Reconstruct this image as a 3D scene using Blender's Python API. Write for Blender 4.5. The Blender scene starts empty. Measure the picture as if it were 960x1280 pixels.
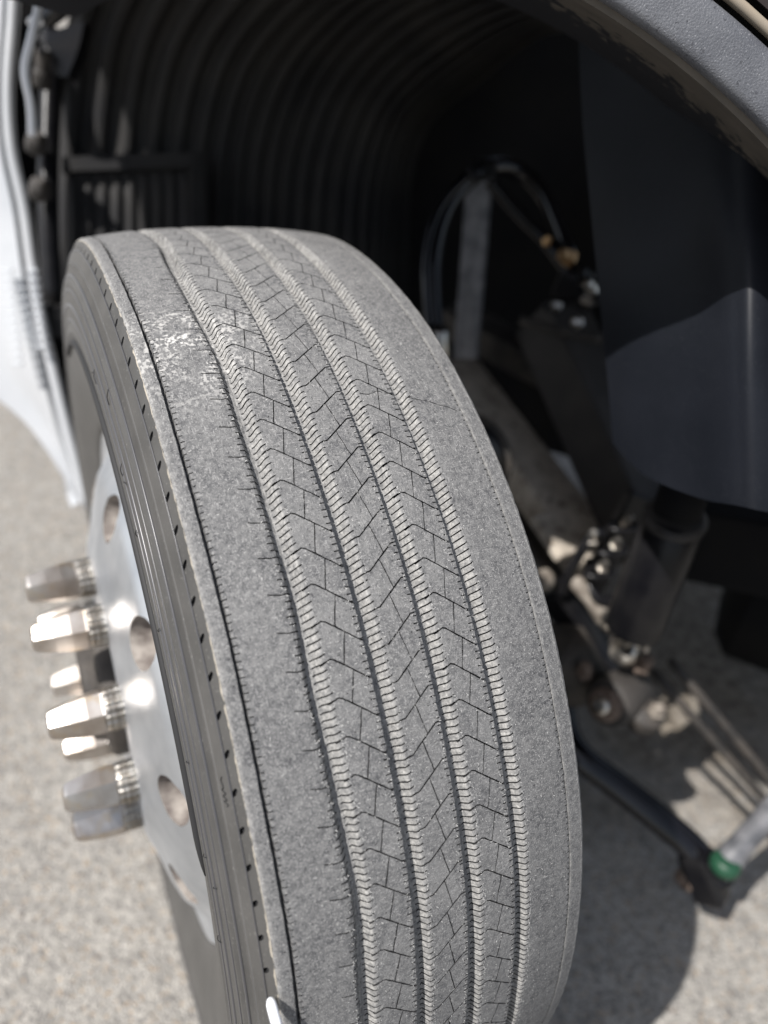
import bpy, bmesh, math, random
import numpy as np
from mathutils import Vector, Matrix
from mathutils.geometry import delaunay_2d_cdt
random.seed(7); rng = np.random.default_rng(7)
S = bpy.context.scene
COL = S.collection
R_ = math.radians

# ------------------------------------------------------------------ camera, light, exposure
CR = np.array([[0.893715, 0.177603, -0.411984], [-0.43475, 0.569543, -0.697577], [0.110751, 0.802545, 0.586222]])
CP = np.array([-0.19494, -0.63163, 1.23243]); FPX = 900.27
cd = bpy.data.cameras.new('camera'); cam = bpy.data.objects.new('camera', cd); COL.objects.link(cam)
m = Matrix([list(CR[i]) + [CP[i]] for i in range(3)] + [[0, 0, 0, 1]])
cam.matrix_world = m
cd.sensor_fit = 'VERTICAL'; cd.sensor_height = 36.0; cd.lens = FPX / 1280 * 36
cd.clip_start = 0.02; cd.clip_end = 400
cd.dof.use_dof = True; cd.dof.focus_distance = 0.515; cd.dof.aperture_fstop = 2.5
S.camera = cam
w = bpy.data.worlds.new('World'); S.world = w; w.use_nodes = True
nt = w.node_tree; sky = nt.nodes.new('ShaderNodeTexSky'); sky.sky_type = 'NISHITA'; sky.sun_disc = False
SUN = Vector((-0.57, -0.03, 0.80)).normalized()
sky.sun_elevation = math.asin(SUN.z); sky.sun_rotation = math.atan2(SUN.x, SUN.y)
sky.dust_density = 1.6; sky.ozone_density = 1.0
hs = nt.nodes.new('ShaderNodeHueSaturation'); hs.inputs['Saturation'].default_value = .6   # thin bright haze over the blue
nt.links.new(sky.outputs[0], hs.inputs['Color']); nt.links.new(hs.outputs[0], nt.nodes['Background'].inputs[0]); nt.nodes['Background'].inputs[1].default_value = 0.09
sd = bpy.data.lights.new('sun', 'SUN'); sd.energy = 4.5; sd.angle = R_(0.55); sd.color = (1.0, 0.965, 0.925)
so = bpy.data.objects.new('sun', sd); COL.objects.link(so); so.rotation_euler = SUN.to_track_quat('Z', 'Y').to_euler()
S.view_settings.view_transform = 'Standard'; S.view_settings.look = 'None'
S.view_settings.exposure = 0.58; S.view_settings.gamma = 1

def at(px, py, d):
    """a point of the place, seen at that pixel of the 960x1280 photograph at depth d"""
    return CP + CR @ np.array([(px - 480) / FPX * d, -(py - 640) / FPX * d, -d])

# ------------------------------------------------------------------ materials
def mat(name, col, rough=0.6, metal=0.0, var=None, scale=30, detail=6, bump=0.0, bscale=200, bdist=0.002, spec=0.5, coat=0, layers=(), lo=.35, hi=.65):
    """procedural material: base colour varied by noise, bump, and further colour layers (colour, scale, lo, hi)"""
    M = bpy.data.materials.new(name); M.use_nodes = True
    t = M.node_tree; N = t.nodes; L = t.links; b = N['Principled BSDF']
    b.inputs['Roughness'].default_value = rough; b.inputs['Metallic'].default_value = metal
    b.inputs['Specular IOR Level'].default_value = spec; b.inputs['Coat Weight'].default_value = coat
    co = N.new('ShaderNodeTexCoord')
    def noise(s, dt=detail, seed=0.0):
        n = N.new('ShaderNodeTexNoise'); n.noise_dimensions = '4D'; n.inputs['W'].default_value = seed
        n.inputs['Scale'].default_value = s; n.inputs['Detail'].default_value = dt
        L.new(co.outputs['Object'], n.inputs['Vector']); return n.outputs['Fac']
    def ramp(f, lo, hi):
        r = N.new('ShaderNodeMapRange'); r.inputs[1].default_value = lo; r.inputs[2].default_value = hi
        L.new(f, r.inputs[0]); return r.outputs[0]
    def mix(f, a, c):
        x = N.new('ShaderNodeMix'); x.data_type = 'RGBA'
        if isinstance(f, float): x.inputs[0].default_value = f
        else: L.new(f, x.inputs[0])
        for i, v in ((6, a), (7, c)):
            if isinstance(v, tuple): x.inputs[i].default_value = (*v, 1)
            else: L.new(v, x.inputs[i])
        return x.outputs[2]
    c = col
    if var: c = mix(ramp(noise(scale), lo, hi), col, var)
    for i, (lc, ls, llo, lhi) in enumerate(layers):
        c = mix(ramp(noise(ls, 8, 3.1 + i), llo, lhi), c, lc)
    if isinstance(c, tuple): b.inputs['Base Color'].default_value = (*c, 1)
    else: L.new(c, b.inputs['Base Color'])
    if bump:
        bp = N.new('ShaderNodeBump'); bp.inputs['Strength'].default_value = bump; bp.inputs['Distance'].default_value = bdist
        L.new(noise(bscale, 6, 9.0), bp.inputs['Height']); L.new(bp.outputs[0], b.inputs['Normal'])
    M['_'] = 0
    return M, dict(N=N, L=L, b=b, noise=noise, ramp=ramp, mix=mix, co=co, c=c)

def rubber_tread():
    M, k = mat('worn_rubber', (.075, .075, .077), rough=.82, spec=.3)
    N, L, b, noise, ramp, mix = (k[i] for i in ('N', 'L', 'b', 'noise', 'ramp', 'mix'))
    c = mix(ramp(noise(34, 7, 1), .34, .66), (.074, .075, .079), (.150, .150, .150))
    sx = N.new('ShaderNodeSeparateXYZ'); L.new(k['co'].outputs['Object'], sx.inputs[0])
    ab = N.new('ShaderNodeMath'); ab.operation = 'ABSOLUTE'; L.new(sx.outputs[0], ab.inputs[0])
    c = mix(ramp(ab.outputs[0], .066, .074), c, mix(.42, c, (.050, .051, .055)))   # both outer ribs are mixed darker
    c = mix(ramp(noise(210, 7, 41), .36, .64), c, mix(.55, c, (.22, .218, .214)))
    c = mix(ramp(noise(480, 5, 2), .48, .80), c, (.19, .189, .187))
    c = mix(ramp(noise(560, 7, 4), .56, .74), c, (.036, .036, .040))
    # short light scuffs: stretched noise in two directions
    for sc, sd_ in (((260, 1800, 1800), 5), ((1600, 260, 900), 6), ((1300, 1300, 240), 8)):
        mp = N.new('ShaderNodeMapping'); mp.inputs['Scale'].default_value = sc; mp.inputs['Rotation'].default_value = (sd_ * .3, sd_ * .17, sd_ * .5)
        L.new(k['co'].outputs['Object'], mp.inputs['Vector'])
        n = N.new('ShaderNodeTexNoise'); n.inputs['Scale'].default_value = 1; n.inputs['Detail'].default_value = 2
        L.new(mp.outputs[0], n.inputs['Vector'])
        mm = N.new('ShaderNodeMath'); mm.operation = 'MULTIPLY'; L.new(ramp(n.outputs['Fac'], .62, .67), mm.inputs[0]); mm.inputs[1].default_value = .85
        c = mix(mm.outputs[0], c, (.32, .315, .31))
    # dust lying in the grooves and on the notched edges
    a = N.new('ShaderNodeAttribute'); a.attribute_name = 'dust'
    dm = N.new('ShaderNodeMath'); dm.operation = 'MULTIPLY'; L.new(a.outputs['Fac'], dm.inputs[0]); L.new(ramp(noise(260, 7, 11), .30, .60), dm.inputs[1])
    dc = mix(ramp(noise(600, 5, 12), .35, .65), (.20, .197, .19), (.40, .392, .375))
    c = mix(dm.outputs[0], c, dc)
    # dried salty flakes on the outer ribs
    g = N.new('ShaderNodeVectorMath'); g.operation = 'DISTANCE'
    fx, fp = -.083, R_(96.5); g.inputs[1].default_value = (fx, -.512 * math.cos(fp), .512 * math.sin(fp))
    L.new(k['co'].outputs['Object'], g.inputs[0])
    near = ramp(g.outputs['Value'], .075, .012)
    pat = ramp(noise(360, 8, 21), .50, .56)
    pm = N.new('ShaderNodeMath'); pm.operation = 'MULTIPLY'; L.new(near, pm.inputs[0]); L.new(pat, pm.inputs[1])
    pm2 = N.new('ShaderNodeMath'); pm2.operation = 'MULTIPLY'; L.new(pm.outputs[0], pm2.inputs[0]); L.new(ramp(noise(60, 3, 22), .42, .56), pm2.inputs[1])
    c = mix(pm2.outputs[0], c, (.5, .49, .47))
    L.new(c, b.inputs['Base Color'])
    bp = N.new('ShaderNodeBump'); bp.inputs['Strength'].default_value = .55; bp.inputs['Distance'].default_value = .0007
    L.new(noise(800, 8, 31), bp.inputs['Height'])
    bp2 = N.new('ShaderNodeBump'); bp2.inputs['Strength'].default_value = .5; bp2.inputs['Distance'].default_value = .0012
    L.new(noise(120, 6, 33), bp2.inputs['Height']); L.new(bp2.outputs[0], bp.inputs['Normal'])
    L.new(bp.outputs[0], b.inputs['Normal'])
    return M
def rubber_side():
    M, k = mat('sidewall_rubber', (.05, .05, .05), rough=.5, spec=.5)
    N, L, b, noise, ramp, mix = (k[i] for i in ('N', 'L', 'b', 'noise', 'ramp', 'mix'))
    c = mix(ramp(noise(25, 4, 1), .3, .7), (.050, .049, .047), (.074, .072, .069))
    c = mix(ramp(noise(500, 4, 2), .62, .74), c, (.17, .165, .155))
    a = N.new('ShaderNodeAttribute'); a.attribute_name = 'dust'
    ad = N.new('ShaderNodeMath'); ad.operation = 'ADD'; L.new(a.outputs['Fac'], ad.inputs[0]); L.new(noise(160, 7, 5), ad.inputs[1])
    c = mix(ramp(ad.outputs[0], 1.05, 1.13), c, (.36, .325, .27))
    L.new(c, b.inputs['Base Color'])
    bp = N.new('ShaderNodeBump'); bp.inputs['Strength'].default_value = .25; bp.inputs['Distance'].default_value = .0006
    L.new(noise(700, 5, 7), bp.inputs['Height']); L.new(bp.outputs[0], b.inputs['Normal'])
    return M
MT = rubber_tread(); MS = rubber_side()
Mk = dict(
 dark_rubber=mat('clean_rubber_slit_shade', (.014, .014, .015), .7)[0],  # undusted rubber; its near-black colour also paints the shade inside the slits
 alu=mat('polished_aluminium', (.70, .725, .76), .45, 1.0, var=(.52, .55, .59), scale=18, bump=.12, bscale=60, bdist=.002)[0],
 chrome=mat('chromed_plastic', (.58, .545, .51), .36, 1.0, var=(.42, .37, .33), scale=45, layers=(((.52, .42, .30), 50, .52, .66),))[0],  # brown tint in the chrome stands in for warm reflections
 knurl=mat('cap_collar', (.46, .44, .41), .38, 1.0, var=(.28, .25, .21), scale=60)[0],
 hole=mat('hand_hole_inside', (.33, .30, .27), .8, 0, var=(.12, .10, .09), scale=60)[0],  # beige mottled with dark brown inside the holes
 liner=mat('black_liner_plastic', (.013, .013, .0145), .62, 0, var=(.028, .0265, .025), scale=7, bump=.3, bscale=150, spec=.3)[0],
 panel=mat('grained_black_plastic', (.0055, .0068, .010), .50, 0, var=(.0095, .011, .0155), scale=9, bump=.25, bscale=900, bdist=.0004, spec=.22, layers=(((.03, .032, .037), 700, .60, .72),))[0],
 lip=mat('weathered_grey_trim', (.080, .084, .096), .5, 0, var=(.12, .125, .138), scale=28, bump=.8, bscale=700, bdist=.0008, layers=(((.24, .245, .26), 900, .60, .68), ((.05, .052, .06), 260, .62, .68)))[0],
 flake=mat('dirt_flaked_plastic', (.022, .022, .026), .7, 0, bump=.4, bscale=300, layers=(((.085, .075, .062), 75, .46, .50),))[0],
 white=mat('white_body_paint', (.45, .46, .475), .3, 0, var=(.36, .375, .395), scale=6, coat=.5)[0],
 louvre=mat('pale_grey_louvre', (.50, .52, .55), .4)[0],
 axle=mat('sun_paled_iron', (.36, .315, .26), .85, 0, var=(.54, .485, .41), scale=22, bump=.5, bscale=180, layers=(((.10, .075, .055), 60, .55, .68),))[0],  # colour raised in place of sunlight that misses the beam
 grime=mat('grimy_steel', (.022, .020, .0185), .65, .0, var=(.055, .047, .04), scale=35, bump=.5, bscale=240)[0],
 black=mat('black_enamel', (.005, .005, .0065), .33, 0, var=(.011, .0107, .0115), scale=30, bump=.15, bscale=200, spec=.25)[0],
 hose=mat('black_hose', (.005, .005, .0065), .14, 0, spec=.5)[0],
 steel=mat('bare_steel', (.62, .60, .56), .32, 1.0, var=(.42, .38, .33), scale=90)[0],
 brass=mat('brass', (.45, .29, .15), .42, 1.0)[0],
 rust=mat('rusty_iron', (.08, .055, .04), .85, 0, var=(.17, .13, .105), scale=70, bump=.5, bscale=300)[0],
 castg=mat('pale_casting', (.27, .24, .205), .7, 0, var=(.13, .11, .09), scale=60)[0],
 tube=mat('grey_painted_tube', (.075, .078, .086), .38, 0, var=(.17, .17, .18), scale=40)[0],
 green=mat('green_seal', (.010, .055, .028), .5)[0],
 bracket=mat('brown_black_bracket', (.030, .027, .025), .7, 0, var=(.045, .040, .036), scale=20)[0],
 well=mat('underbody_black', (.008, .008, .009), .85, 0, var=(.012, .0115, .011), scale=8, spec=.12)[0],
 plastic_white=mat('white_plastic', (.82, .84, .88), .25, 0)[0],
 beige=mat('dusty_beige_seal', (.26, .225, .18), .8, 0, var=(.28, .23, .17), scale=60)[0],
 maroon=mat('dark_maroon_paint', (.020, .013, .013), .55, 0, var=(.035, .028, .026), scale=9)[0],
 fluff=mat('rubber_burr', (.46, .455, .44), .8)[0],
 ridge=mat('polished_rubber_ridge', (.058, .058, .062), .33, 0, spec=.6)[0],
 ring=mat('chalky_ring', (.24, .237, .23), .8)[0],
 stone=mat('gravel_stone', (.36, .33, .29), .9, 0, var=(.20, .18, .165), scale=25, lo=.4, hi=.6)[0],
)
def ground_mat():
    M, k = mat('asphalt', (.2, .2, .2), .92, spec=.2)
    N, L, b, noise, ramp, mix = (k[i] for i in ('N', 'L', 'b', 'noise', 'ramp', 'mix'))
    c = mix(ramp(noise(3, 5, 1), .3, .7), (.27, .256, .236), (.34, .324, .298))
    v = N.new('ShaderNodeTexVoronoi'); v.inputs['Scale'].default_value = 230; L.new(k['co'].outputs['Object'], v.inputs['Vector'])
    sp = N.new('ShaderNodeSeparateColor'); L.new(v.outputs['Color'], sp.inputs[0])
    c = mix(ramp(sp.outputs[0], .55, .62), c, (.39, .37, .335))
    c = mix(ramp(sp.outputs[1], .74, .80), c, (.18, .17, .16))
    c = mix(ramp(sp.outputs[2], .93, .95), c, (.34, .27, .20))
    c = mix(ramp(noise(38, 5, 15), .38, .62), c, mix(.35, c, (.10, .097, .09)))
    c = mix(ramp(noise(260, 4, 7), .55, .68), c, (.22, .21, .195))
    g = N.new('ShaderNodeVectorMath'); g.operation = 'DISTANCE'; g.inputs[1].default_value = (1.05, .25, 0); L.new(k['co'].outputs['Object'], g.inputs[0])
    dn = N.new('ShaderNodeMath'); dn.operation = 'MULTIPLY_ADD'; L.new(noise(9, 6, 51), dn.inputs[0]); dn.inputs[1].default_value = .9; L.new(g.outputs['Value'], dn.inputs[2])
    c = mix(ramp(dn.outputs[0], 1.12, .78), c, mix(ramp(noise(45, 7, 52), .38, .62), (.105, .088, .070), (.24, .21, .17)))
    L.new(c, b.inputs['Base Color'])
    bp = N.new('ShaderNodeBump'); bp.inputs['Strength'].default_value = .8; bp.inputs['Distance'].default_value = .004
    L.new(v.outputs['Distance'], bp.inputs['Height']); L.new(bp.outputs[0], b.inputs['Normal'])
    return M
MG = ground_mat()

# ------------------------------------------------------------------ helpers
def tag(o, label=None, cat=None, group=None, kind=None):
    if label: o['label'] = label
    if cat: o['category'] = cat
    if group: o['group'] = group
    if kind: o['kind'] = kind
    return o
def thing(name, label, cat, loc=(0, 0, 0), group=None):
    o = bpy.data.objects.new(name, None); COL.objects.link(o); o.location = loc; o.empty_display_size = .05
    return tag(o, label, cat, group)
def link(name, me, parent=None):
    o = bpy.data.objects.new(name, me); COL.objects.link(o)
    if parent is not None:
        o.parent = parent
        o.matrix_parent_inverse = Matrix.Identity(4)
    return o
def mesh_np(name, V, F, mats, parent=None, mi=None, smooth=False, dust=None):
    """V nx3; F list of index tuples or an mx3 array"""
    me = bpy.data.meshes.new(name); V = np.asarray(V, dtype=np.float64)
    if isinstance(F, np.ndarray):
        me.vertices.add(len(V)); me.vertices.foreach_set('co', V.ravel())
        n = F.shape[1]; me.loops.add(F.size); me.loops.foreach_set('vertex_index', F.ravel().astype(np.int32))
        me.polygons.add(len(F)); me.polygons.foreach_set('loop_start', np.arange(0, F.size, n, dtype=np.int32))
        me.polygons.foreach_set('loop_total', np.full(len(F), n, dtype=np.int32))
        me.update(calc_edges=True)
    else: me.from_pydata([tuple(v) for v in V], [], [tuple(int(i) for i in f) for f in F]); me.update()
    for q in (mats if isinstance(mats, (list, tuple)) else [mats]): me.materials.append(q)
    if mi is not None: me.polygons.foreach_set('material_index', np.asarray(mi, dtype=np.int32))
    me.polygons.foreach_set('use_smooth', np.full(len(me.polygons), smooth))
    if dust is not None:
        a = me.attributes.new('dust', 'FLOAT', 'POINT'); a.data.foreach_set('value', np.asarray(dust, dtype=np.float32))
    o = link(name, me, parent)
    if parent is not None and parent.get('_origin') is not None:   # geometry given in world space under an Empty without rotation
        pass
    return o
def wobj(name, V, F, mats, parent=None, smooth=True, bevel=0, sub=0):
    """object whose vertices are given in world space, its origin at its own middle"""
    V = np.asarray(V, float); c = V.mean(0)
    o = mesh_np(name, V - c, F, mats, None, smooth=smooth)
    o.location = Vector(c)
    if parent is not None:
        o.parent = parent; o.location = Vector(c) - Vector(parent.location)
        if parent.parent is not None: o.location = Vector(c) - Vector(parent.location) - Vector(parent.parent.location)
    if bevel:
        b = o.modifiers.new('bevel', 'BEVEL'); b.width = bevel; b.segments = 2; b.limit_method = 'ANGLE'
    if sub:
        s = o.modifiers.new('sub', 'SUBSURF'); s.levels = s.render_levels = sub
    return o
def crspline(P, n):
    P = np.asarray(P, float); Q = np.vstack([2 * P[0] - P[1], P, 2 * P[-1] - P[-2]])
    k = len(P) - 1; t = np.linspace(0, k, n); out = []
    for s in t:
        i = min(int(s), k - 1); u = s - i; a, b, c, d = Q[i:i + 4]
        out.append(.5 * ((2 * b) + (-a + c) * u + (2 * a - 5 * b + 4 * c - d) * u * u + (-a + 3 * b - 3 * c + d) * u ** 3))
    return np.array(out)
def tube_vf(path, r, seg=16, ridge=0, flat=1.0):
    P = np.asarray(path, float); n = len(P); T = np.gradient(P, axis=0); T /= np.linalg.norm(T, axis=1)[:, None]
    up = np.array([0, 0, 1.0]) if abs(T[0][2]) < .9 else np.array([1.0, 0, 0])
    V = []; rr = np.full(n, r) if np.isscalar(r) else np.asarray(r, float); nn = np.cross(T[0], up); nn /= np.linalg.norm(nn)
    for i in range(n):
        nn = nn - T[i] * (nn @ T[i]); nn /= np.linalg.norm(nn); bb = np.cross(T[i], nn)
        for j in range(seg):
            a = 2 * math.pi * j / seg; V.append(P[i] + rr[i] * (math.cos(a) * nn + flat * math.sin(a) * bb))
    F = []
    for i in range(n - 1):
        for j in range(seg):
            k = (j + 1) % seg; F.append((i * seg + j, i * seg + k, (i + 1) * seg + k, (i + 1) * seg + j))
    F.append(tuple(range(seg))[::-1]); F.append(tuple(range((n - 1) * seg, n * seg)))
    return V, F
def tube(name, path, r, m, parent=None, seg=16, smooth_path=0, flat=1.0):
    path = crspline(path, smooth_path) if smooth_path else path
    V, F = tube_vf(path, r, seg, flat=flat); o = wobj(name, V, F, m, parent); return o
def lathe_axis(name, a, b, prof, m, parent=None, seg=24, smooth=True):
    """prof: (t 0..1 from a to b, radius)"""
    a = np.asarray(a, float); b = np.asarray(b, float)
    d = b - a; L = np.linalg.norm(d); d = d / L; u = np.cross(d, [0, 0, 1.0] if abs(d[2]) < .9 else [1.0, 0, 0]); u /= np.linalg.norm(u); v = np.cross(d, u)
    V = []; F = []
    for t, r in prof:
        for j in range(seg):
            an = 2 * math.pi * j / seg; V.append(a + d * L * t + r * (math.cos(an) * u + math.sin(an) * v))
    n = len(prof)
    for i in range(n - 1):
        for j in range(seg):
            k = (j + 1) % seg; F.append((i * seg + j, i * seg + k, (i + 1) * seg + k, (i + 1) * seg + j))
    F.append(tuple(range(seg))[::-1]); F.append(tuple(range((n - 1) * seg, n * seg)))
    o = wobj(name, V, F, m, parent, smooth=smooth)
    if smooth: 
        b_ = o.modifiers.new('bevel', 'BEVEL'); b_.width = .0006; b_.limit_method = 'ANGLE'; b_.angle_limit = R_(35)
    return o
def beam(name, a, b, w_, h_, m, parent=None, up=(0, 0, 1), bevel=.004, taper=1.0):
    a = np.asarray(a, float); b = np.asarray(b, float); d = (b - a) / np.linalg.norm(b - a)
    s = np.cross(d, up); s /= np.linalg.norm(s); u = np.cross(s, d); V = []
    for p, k in ((a, 1.0), (b, taper)):
        for i, j in ((-1, -1), (1, -1), (1, 1), (-1, 1)): V.append(p + s * i * w_ * k / 2 + u * j * h_ * k / 2)
    F = [(0, 1, 2, 3)[::-1], (4, 5, 6, 7)] + [(i, (i + 1) % 4, 4 + (i + 1) % 4, 4 + i) for i in range(4)]
    return wobj(name, V, F, m, parent, smooth=False, bevel=bevel)
def sheet(name, ctrl, m, parent=None, nu=30, nv=30, th=.006, disp=None, fade=False):
    """ctrl: rows of world points; bicubic through them; real thickness"""
    C = np.array([crspline(r, nv) for r in ctrl]); G = np.array([crspline(C[:, j], nu) for j in range(nv)]).transpose(1, 0, 2)
    du = np.gradient(G, axis=0); dv = np.gradient(G, axis=1); n = np.cross(du, dv); n /= np.linalg.norm(n, axis=2)[:, :, None]
    ctr = G.reshape(-1, 3).mean(0)
    if ((CP - ctr) @ n[nu // 2, nv // 2]) < 0: n = -n
    if disp is not None:
        uu, vv = np.meshgrid(np.linspace(0, 1, nu), np.linspace(0, 1, nv), indexing='ij'); G = G + n * disp(uu, vv)[:, :, None]
    A = G.reshape(-1, 3); B = (G - n * th).reshape(-1, 3); V = np.vstack([A, B]); F = []; N0 = nu * nv
    for i in range(nu - 1):
        for j in range(nv - 1):
            a = i * nv + j; F.append((a, a + 1, a + nv + 1, a + nv)); F.append((N0 + a, N0 + a + nv, N0 + a + nv + 1, N0 + a + 1))
    for i in range(nu - 1):
        for j in (0, nv - 1):
            a = i * nv + j; F.append((a, a + nv, N0 + a + nv, N0 + a))
    for j in range(nv - 1):
        for i in (0, nu - 1):
            a = i * nv + j; F.append((a, a + 1, N0 + a + 1, N0 + a))
    o = wobj(name, V, F, m, parent)
    if fade:
        at_ = o.data.attributes.new('fade', 'FLOAT', 'POINT'); at_.data.foreach_set('value', np.tile(np.repeat(np.linspace(1, 0, nu), nv), 2).astype(np.float32))
    es = o.modifiers.new('split', 'EDGE_SPLIT'); es.split_angle = R_(50)
    return o
def A_(*pts): return [at(*p) for p in pts]

# ------------------------------------------------------------------ the ground
NG = 40
V = [(x, y, 0) for y in np.linspace(-60, 60, NG) for x in np.linspace(-60, 60, NG)]
F = [(j * NG + i, j * NG + i + 1, (j + 1) * NG + i + 1, (j + 1) * NG + i) for j in range(NG - 1) for i in range(NG - 1)]
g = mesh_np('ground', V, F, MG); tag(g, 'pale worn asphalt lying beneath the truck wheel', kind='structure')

# ------------------------------------------------------------------ the wheel (local frame: axle along x, phase 0 towards -y)
ZW = .515; AL = R_(22)
wheel = thing('truck_wheel', 'worn truck wheel with grey ribbed tire and long chrome nut covers', 'wheel', (0, 0, ZW)); wheel.rotation_euler = (AL, 0, 0)
RR = .515; NP = 132; PL = 2 * math.pi * .5135 / NP * 1000     # pitch in mm at the tread
def crown(x): return RR - .00736 * np.abs(x / .115) ** 2.5
nz = rng.normal(size=(4, 12)); 
def wob(ph, s):
    return sum(nz[s, k] * np.sin((k + 3) * ph * 1.6 + nz[(s + 1) % 4, k] * 5) for k in range(8)) / 3
def tread_map(x, ph, dep):
    """x mm -> wheel-local xyz ; groove 1 wanders with wear"""
    a = np.exp(-((x + 66) / 9) ** 2)
    xx = (x + a * 2.8 * wob(ph, 0) + np.exp(-((x + 71) / 3) ** 2) * 1.1 * wob(ph * 2.3, 3) + .35 * wob(ph, 1)) / 1000
    xx = xx + .00016 * np.sin(ph * 1511 + 3 * np.sin(ph * 217) + x * .7) + .00012 * np.sin(ph * 2903 + x * 1.9)
    dep = dep * (1 + .0 * x) - np.clip(dep - 1, 0, 3) * .12 * (1 + np.sin(ph * 233 + 2 * np.sin(ph * 61) + x))
    r = crown(xx) - dep / 1000 + .00007 * np.sin(x * 2.1 + ph * 900) - .0004 * wob(ph, 2) * a
    return np.stack([xx, -r * np.cos(ph), r * np.sin(ph)], -1)
def clip(poly, lo, hi):
    for s, v in ((1, lo), (-1, -hi)):
        out = []
        for i in range(len(poly)):
            p, q = poly[i - 1], poly[i]; dp, dq = s * p[1] - v, s * q[1] - v
            if dp * dq < 0:
                t = dp / (dp - dq); out.append((p[0] + t * (q[0] - p[0]), p[1] + t * (q[1] - p[1])))
            if dq >= 0: out.append(q)
        poly = out
        if len(poly) < 3: return []
    return poly
def seg_poly(p, q, wd):
    dx, dy = q[0] - p[0], q[1] - p[1]; l = math.hypot(dx, dy); nx, ny = -dy / l * wd / 2, dx / l * wd / 2
    return [(p[0] - nx, p[1] - ny), (q[0] - nx, q[1] - ny), (q[0] + nx, q[1] + ny), (p[0] + nx, p[1] + ny)]
def tiled(name, breaks, pd, slits, sink, mapper, m, parent, dust, usub=4, floor=7.5, NPn=NP, PLn=None, mi_slit=None):
    """one strip of the tire, breaks = x lines (mm), pd(x) = profile depth, slits = convex polygons in (x,u) repeating each pitch"""
    L = PLn or PL
    xs = sorted(breaks); us = [L * i / usub for i in range(usub + 1)]
    P = []; E = []; idx = {}
    for i, x in enumerate(xs):
        for j, u in enumerate(us): idx[i, j] = len(P); P.append(Vector((x, u)))
    for i in range(len(xs)):
        for j in range(len(us)):
            if j + 1 < len(us): E.append((idx[i, j], idx[i, j + 1]))
            if i + 1 < len(xs): E.append((idx[i, j], idx[i + 1, j]))
    Fs = []
    for poly in slits:
        for sh in (-2, -1, 0, 1, 2):
            q = clip([(a, b + sh * L) for a, b in poly], 0, L)
            if len(q) < 3: continue
            ar = sum(q[i - 1][0] * q[i][1] - q[i][0] * q[i - 1][1] for i in range(len(q)))
            if abs(ar) < 1e-3: continue
            if ar < 0: q = q[::-1]
            b0 = len(P); P += [Vector(v) for v in q]; Fs.append(list(range(b0, b0 + len(q))))
    vo, eo, fo, _, _, ff = delaunay_2d_cdt(P, E, Fs, 0, 1e-4)
    vo = np.array([tuple(v) for v in vo]); n0 = len(vo)
    isl = [len(x) > 0 for x in ff]
    T = []; TM = []
    ed = {}
    for f, s in zip(fo, isl):
        a, b, c = f
        ar = (vo[b][0] - vo[a][0]) * (vo[c][1] - vo[a][1]) - (vo[c][0] - vo[a][0]) * (vo[b][1] - vo[a][1])
        if abs(ar) < 1e-7: continue
        if ar < 0: b, c = c, b
        for p, q in ((a, b), (b, c), (c, a)): ed.setdefault((min(p, q), max(p, q)), []).append((p, q, s))
        if s: T.append((a + n0, b + n0, c + n0)); TM.append(1)
        else: T.append((a, b, c)); TM.append(0)
    for k, l in ed.items():
        if len(l) == 2 and l[0][2] != l[1][2]:
            p, q, s = l[0] if not l[0][2] else l[1]
            T.append((q, p, p + n0)); T.append((q, p + n0, q + n0)); TM += [1, 1]
    T = np.array(T); TM = np.array(TM)
    x = np.concatenate([vo[:, 0]] * 2); u = np.concatenate([vo[:, 1]] * 2)
    d0 = pd(x); dep = d0.copy(); dep[n0:] = np.maximum(d0[n0:], np.minimum(d0[n0:] + sink, floor))
    dd = dust(x, d0); dd[n0:] *= .0
    nv = len(x); ks = np.arange(NPn)
    ph = (u[None, :] + ks[:, None] * L) / (L * NPn) * 2 * math.pi
    X = np.broadcast_to(x, ph.shape); D = np.broadcast_to(dep, ph.shape)
    V = mapper(X, ph, D).reshape(-1, 3)
    F = (T[None] + (ks * nv)[:, None, None]).reshape(-1, 3)
    return mesh_np(name, V, F, m, parent, mi=np.tile(TM, NPn), dust=np.tile(dd, NPn))
def pw(xs_, ds_): return lambda x: np.interp(x, xs_, ds_)
tire = link('tire', None, wheel) if False else None
# carcass under the ribs + sidewalls: one revolve, its mesh is the part "tire"
def revolve(name, prof, m, parent, seg=360, dust=None, smooth=True, close=False):
    prof = np.array(prof); n = len(prof); ph = np.linspace(0, 2 * math.pi, seg, endpoint=False)
    V = np.stack([np.broadcast_to(prof[None, :, 0], (seg, n)), -prof[None, :, 1] * np.cos(ph)[:, None], prof[None, :, 1] * np.sin(ph)[:, None]], -1).reshape(-1, 3)
    i = np.arange(seg)[:, None]; j = np.arange(n - 1)[None]; k = (i + 1) % seg
    F = np.stack([i * n + j, i * n + j + 1, k * n + j + 1, k * n + j], -1).reshape(-1, 4)
    return mesh_np(name, V, F, m, parent, smooth=smooth, dust=None if dust is None else np.tile(dust, seg))
def smoothprof(pts, sub=4):
    return crspline(np.array(pts), (len(pts) - 1) * sub + 1)
low = [(-.1325, .4845), (-.1338, .4810), (-.1335, .4802), (-.1362, .4722), (-.1372, .4690), (-.1392, .4675), (-.1400, .4640), (-.1392, .4605), (-.1404, .4520),
       (-.1411, .4450), (-.1409, .4438), (-.1418, .4330), (-.1421, .4180), (-.1428, .4172), (-.1429, .4145), (-.1420, .4135), (-.1419, .4020), (-.1405, .3850),
       (-.1375, .3650), (-.1330, .3450), (-.1290, .3280), (-.1265, .3170), (-.1240, .3090), (-.1160, .3040), (-.10, .298)]
prof = [(-p[0], p[1]) for p in low][::-1]
inner = [(.100, .298), (.108, .33), (.125, .38), (.122, .45), (.112, .4845)]
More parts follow.
